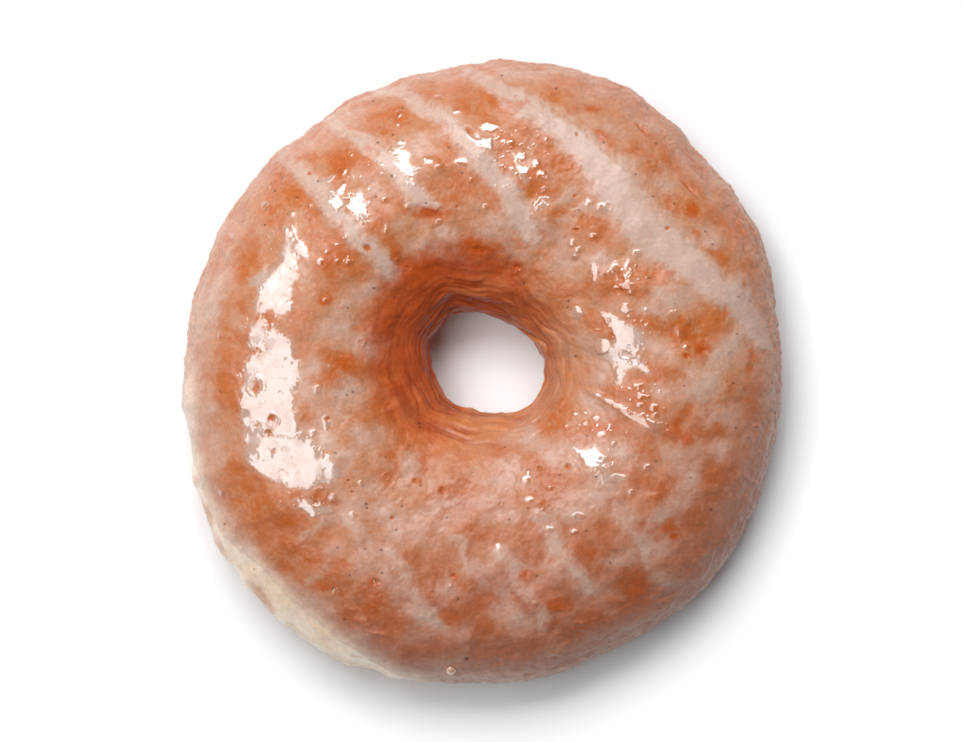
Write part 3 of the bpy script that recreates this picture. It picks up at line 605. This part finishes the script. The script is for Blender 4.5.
# ---------------------------------------------------------------- air bubbles and a drop standing in the glaze
Pf = P.reshape(-1, 3); topmask = (np.sin(PH) > .02).reshape(-1)


def bubble(name, bx, by, r, hgt):
    d = (Pf[:, 0] - bx) ** 2 + (-Pf[:, 1] - by) ** 2 + (~topmask) * 1e6
    k = int(np.argmin(d)); c = Pf[k]; nn = n.reshape(-1, 3)[k]
    up = nn / np.linalg.norm(nn); c = c - up * hgt * .55; hgt = hgt * 1.5
    t1 = np.cross(up, [0, 1, 0]); t1 /= np.linalg.norm(t1); t2 = np.cross(up, t1)
    nu, nv = 40, 24
    verts = []
    for iv in range(nv + 1):
        v = math.pi * iv / nv
        for iu in range(nu):
            u = 2 * math.pi * iu / nu
            rr = 1 + .07 * math.sin(2 * u + bx) + .05 * math.sin(3 * u + by)
            q = c + (t1 * math.cos(u) + t2 * math.sin(u)) * math.sin(v) * r * rr + up * math.cos(v) * (hgt if v < math.pi / 2 else r * .3)
            verts.append(q)
    V = np.array(verts)
    f_ = np.array([(iv * nu + iu, (iv + 1) * nu + iu, (iv + 1) * nu + (iu + 1) % nu, iv * nu + (iu + 1) % nu) for iv in range(nv) for iu in range(nu)])
    tv = np.ones((len(V), 1, 3), np.float32) * C3(.57, .31, .21)
    o = build(name, V, f_, {'tint': tv, 'wet': np.ones((len(V), 1), np.float32)}, glaze)
    o.data.materials.append(M_glaze)
    return o


for (bx, by, r, hg) in [(577, 313, 7, .8), (602, 345, 9, .5)]:
    bubble('bubble', bx, by, r, hg)
bubble('glaze_drop', 451, 671, 5.5, 2.8)

# ---------------------------------------------------------------- the white surface
me = bpy.data.meshes.new('ground')
g_ = 1.6
me.from_pydata([(-g_, -g_, 0), (g_, -g_, 0), (g_, g_, 0), (-g_, g_, 0)], [], [(0, 1, 2, 3)])
go = bpy.data.objects.new('ground', me); col.objects.link(go); go['kind'] = 'structure'
m, nt, b = mat('white_surface')
b.inputs['Base Color'].default_value = (.93, .93, .93, 1); b.inputs['Roughness'].default_value = .9
b.inputs['Specular IOR Level'].default_value = .1
no = nt.nodes.new('ShaderNodeTexNoise'); no.inputs['Scale'].default_value = 40
mr = nt.nodes.new('ShaderNodeMapRange'); mr.inputs['To Min'].default_value = .85; mr.inputs['To Max'].default_value = .92
nt.links.new(no.outputs['Fac'], mr.inputs['Value']); nt.links.new(mr.outputs[0], b.inputs['Roughness'])
me.materials.append(m)

# ---------------------------------------------------------------- softboxes
from mathutils import Vector


def softbox(name, az, tilt, dist_, sx, sy, power):
    l = bpy.data.lights.new(name, 'AREA'); l.shape = 'RECTANGLE'; l.size = sx; l.size_y = sy; l.energy = power
    l.color = (.965, .985, 1.0)
    o = bpy.data.objects.new(name, l); col.objects.link(o)
    a, t = math.radians(az), math.radians(tilt)
    d = Vector((math.sin(t) * math.cos(a), math.sin(t) * math.sin(a), math.cos(t)))
    o.location = d * dist_
    o.rotation_euler = (-d).to_track_quat('-Z', 'Y').to_euler()
    # keep the local X axis pointing along the tilt direction
    from mathutils import Matrix
    zax = d.normalized(); xax = Vector((math.cos(t) * math.cos(a), math.cos(t) * math.sin(a), -math.sin(t))); yax = zax.cross(xax)
    R = Matrix((xax, yax, zax)).transposed()
    o.rotation_euler = R.to_euler()
    return o


softbox('softbox_left', 180, 26, 1.05, .62, 1.05, 3.15 * .62 * 1.05 * math.pi)
softbox('softbox_top', 100, 36.5, 1.05, .52, 1.0, 7.2 * .52 * 1.0 * math.pi)

w = bpy.data.worlds.new('World'); scn.world = w; w.use_nodes = True
bg = w.node_tree.nodes['Background']; bg.inputs[0].default_value = (.95, .98, 1.0, 1); bg.inputs[1].default_value = .09

# ---------------------------------------------------------------- camera
cd = bpy.data.cameras.new('camera'); cam = bpy.data.objects.new('camera', cd); col.objects.link(cam)
cam.location = (0, 0, D); cam.rotation_euler = (0, 0, 0)
cd.lens = LENS; cd.sensor_width = SENSOR; cd.sensor_fit = 'HORIZONTAL'; cd.clip_start = .01; cd.clip_end = 50
scn.camera = cam
scn.view_settings.view_transform = 'Standard'; scn.view_settings.look = 'None'
scn.view_settings.exposure = 0.0; scn.view_settings.gamma = 1.0
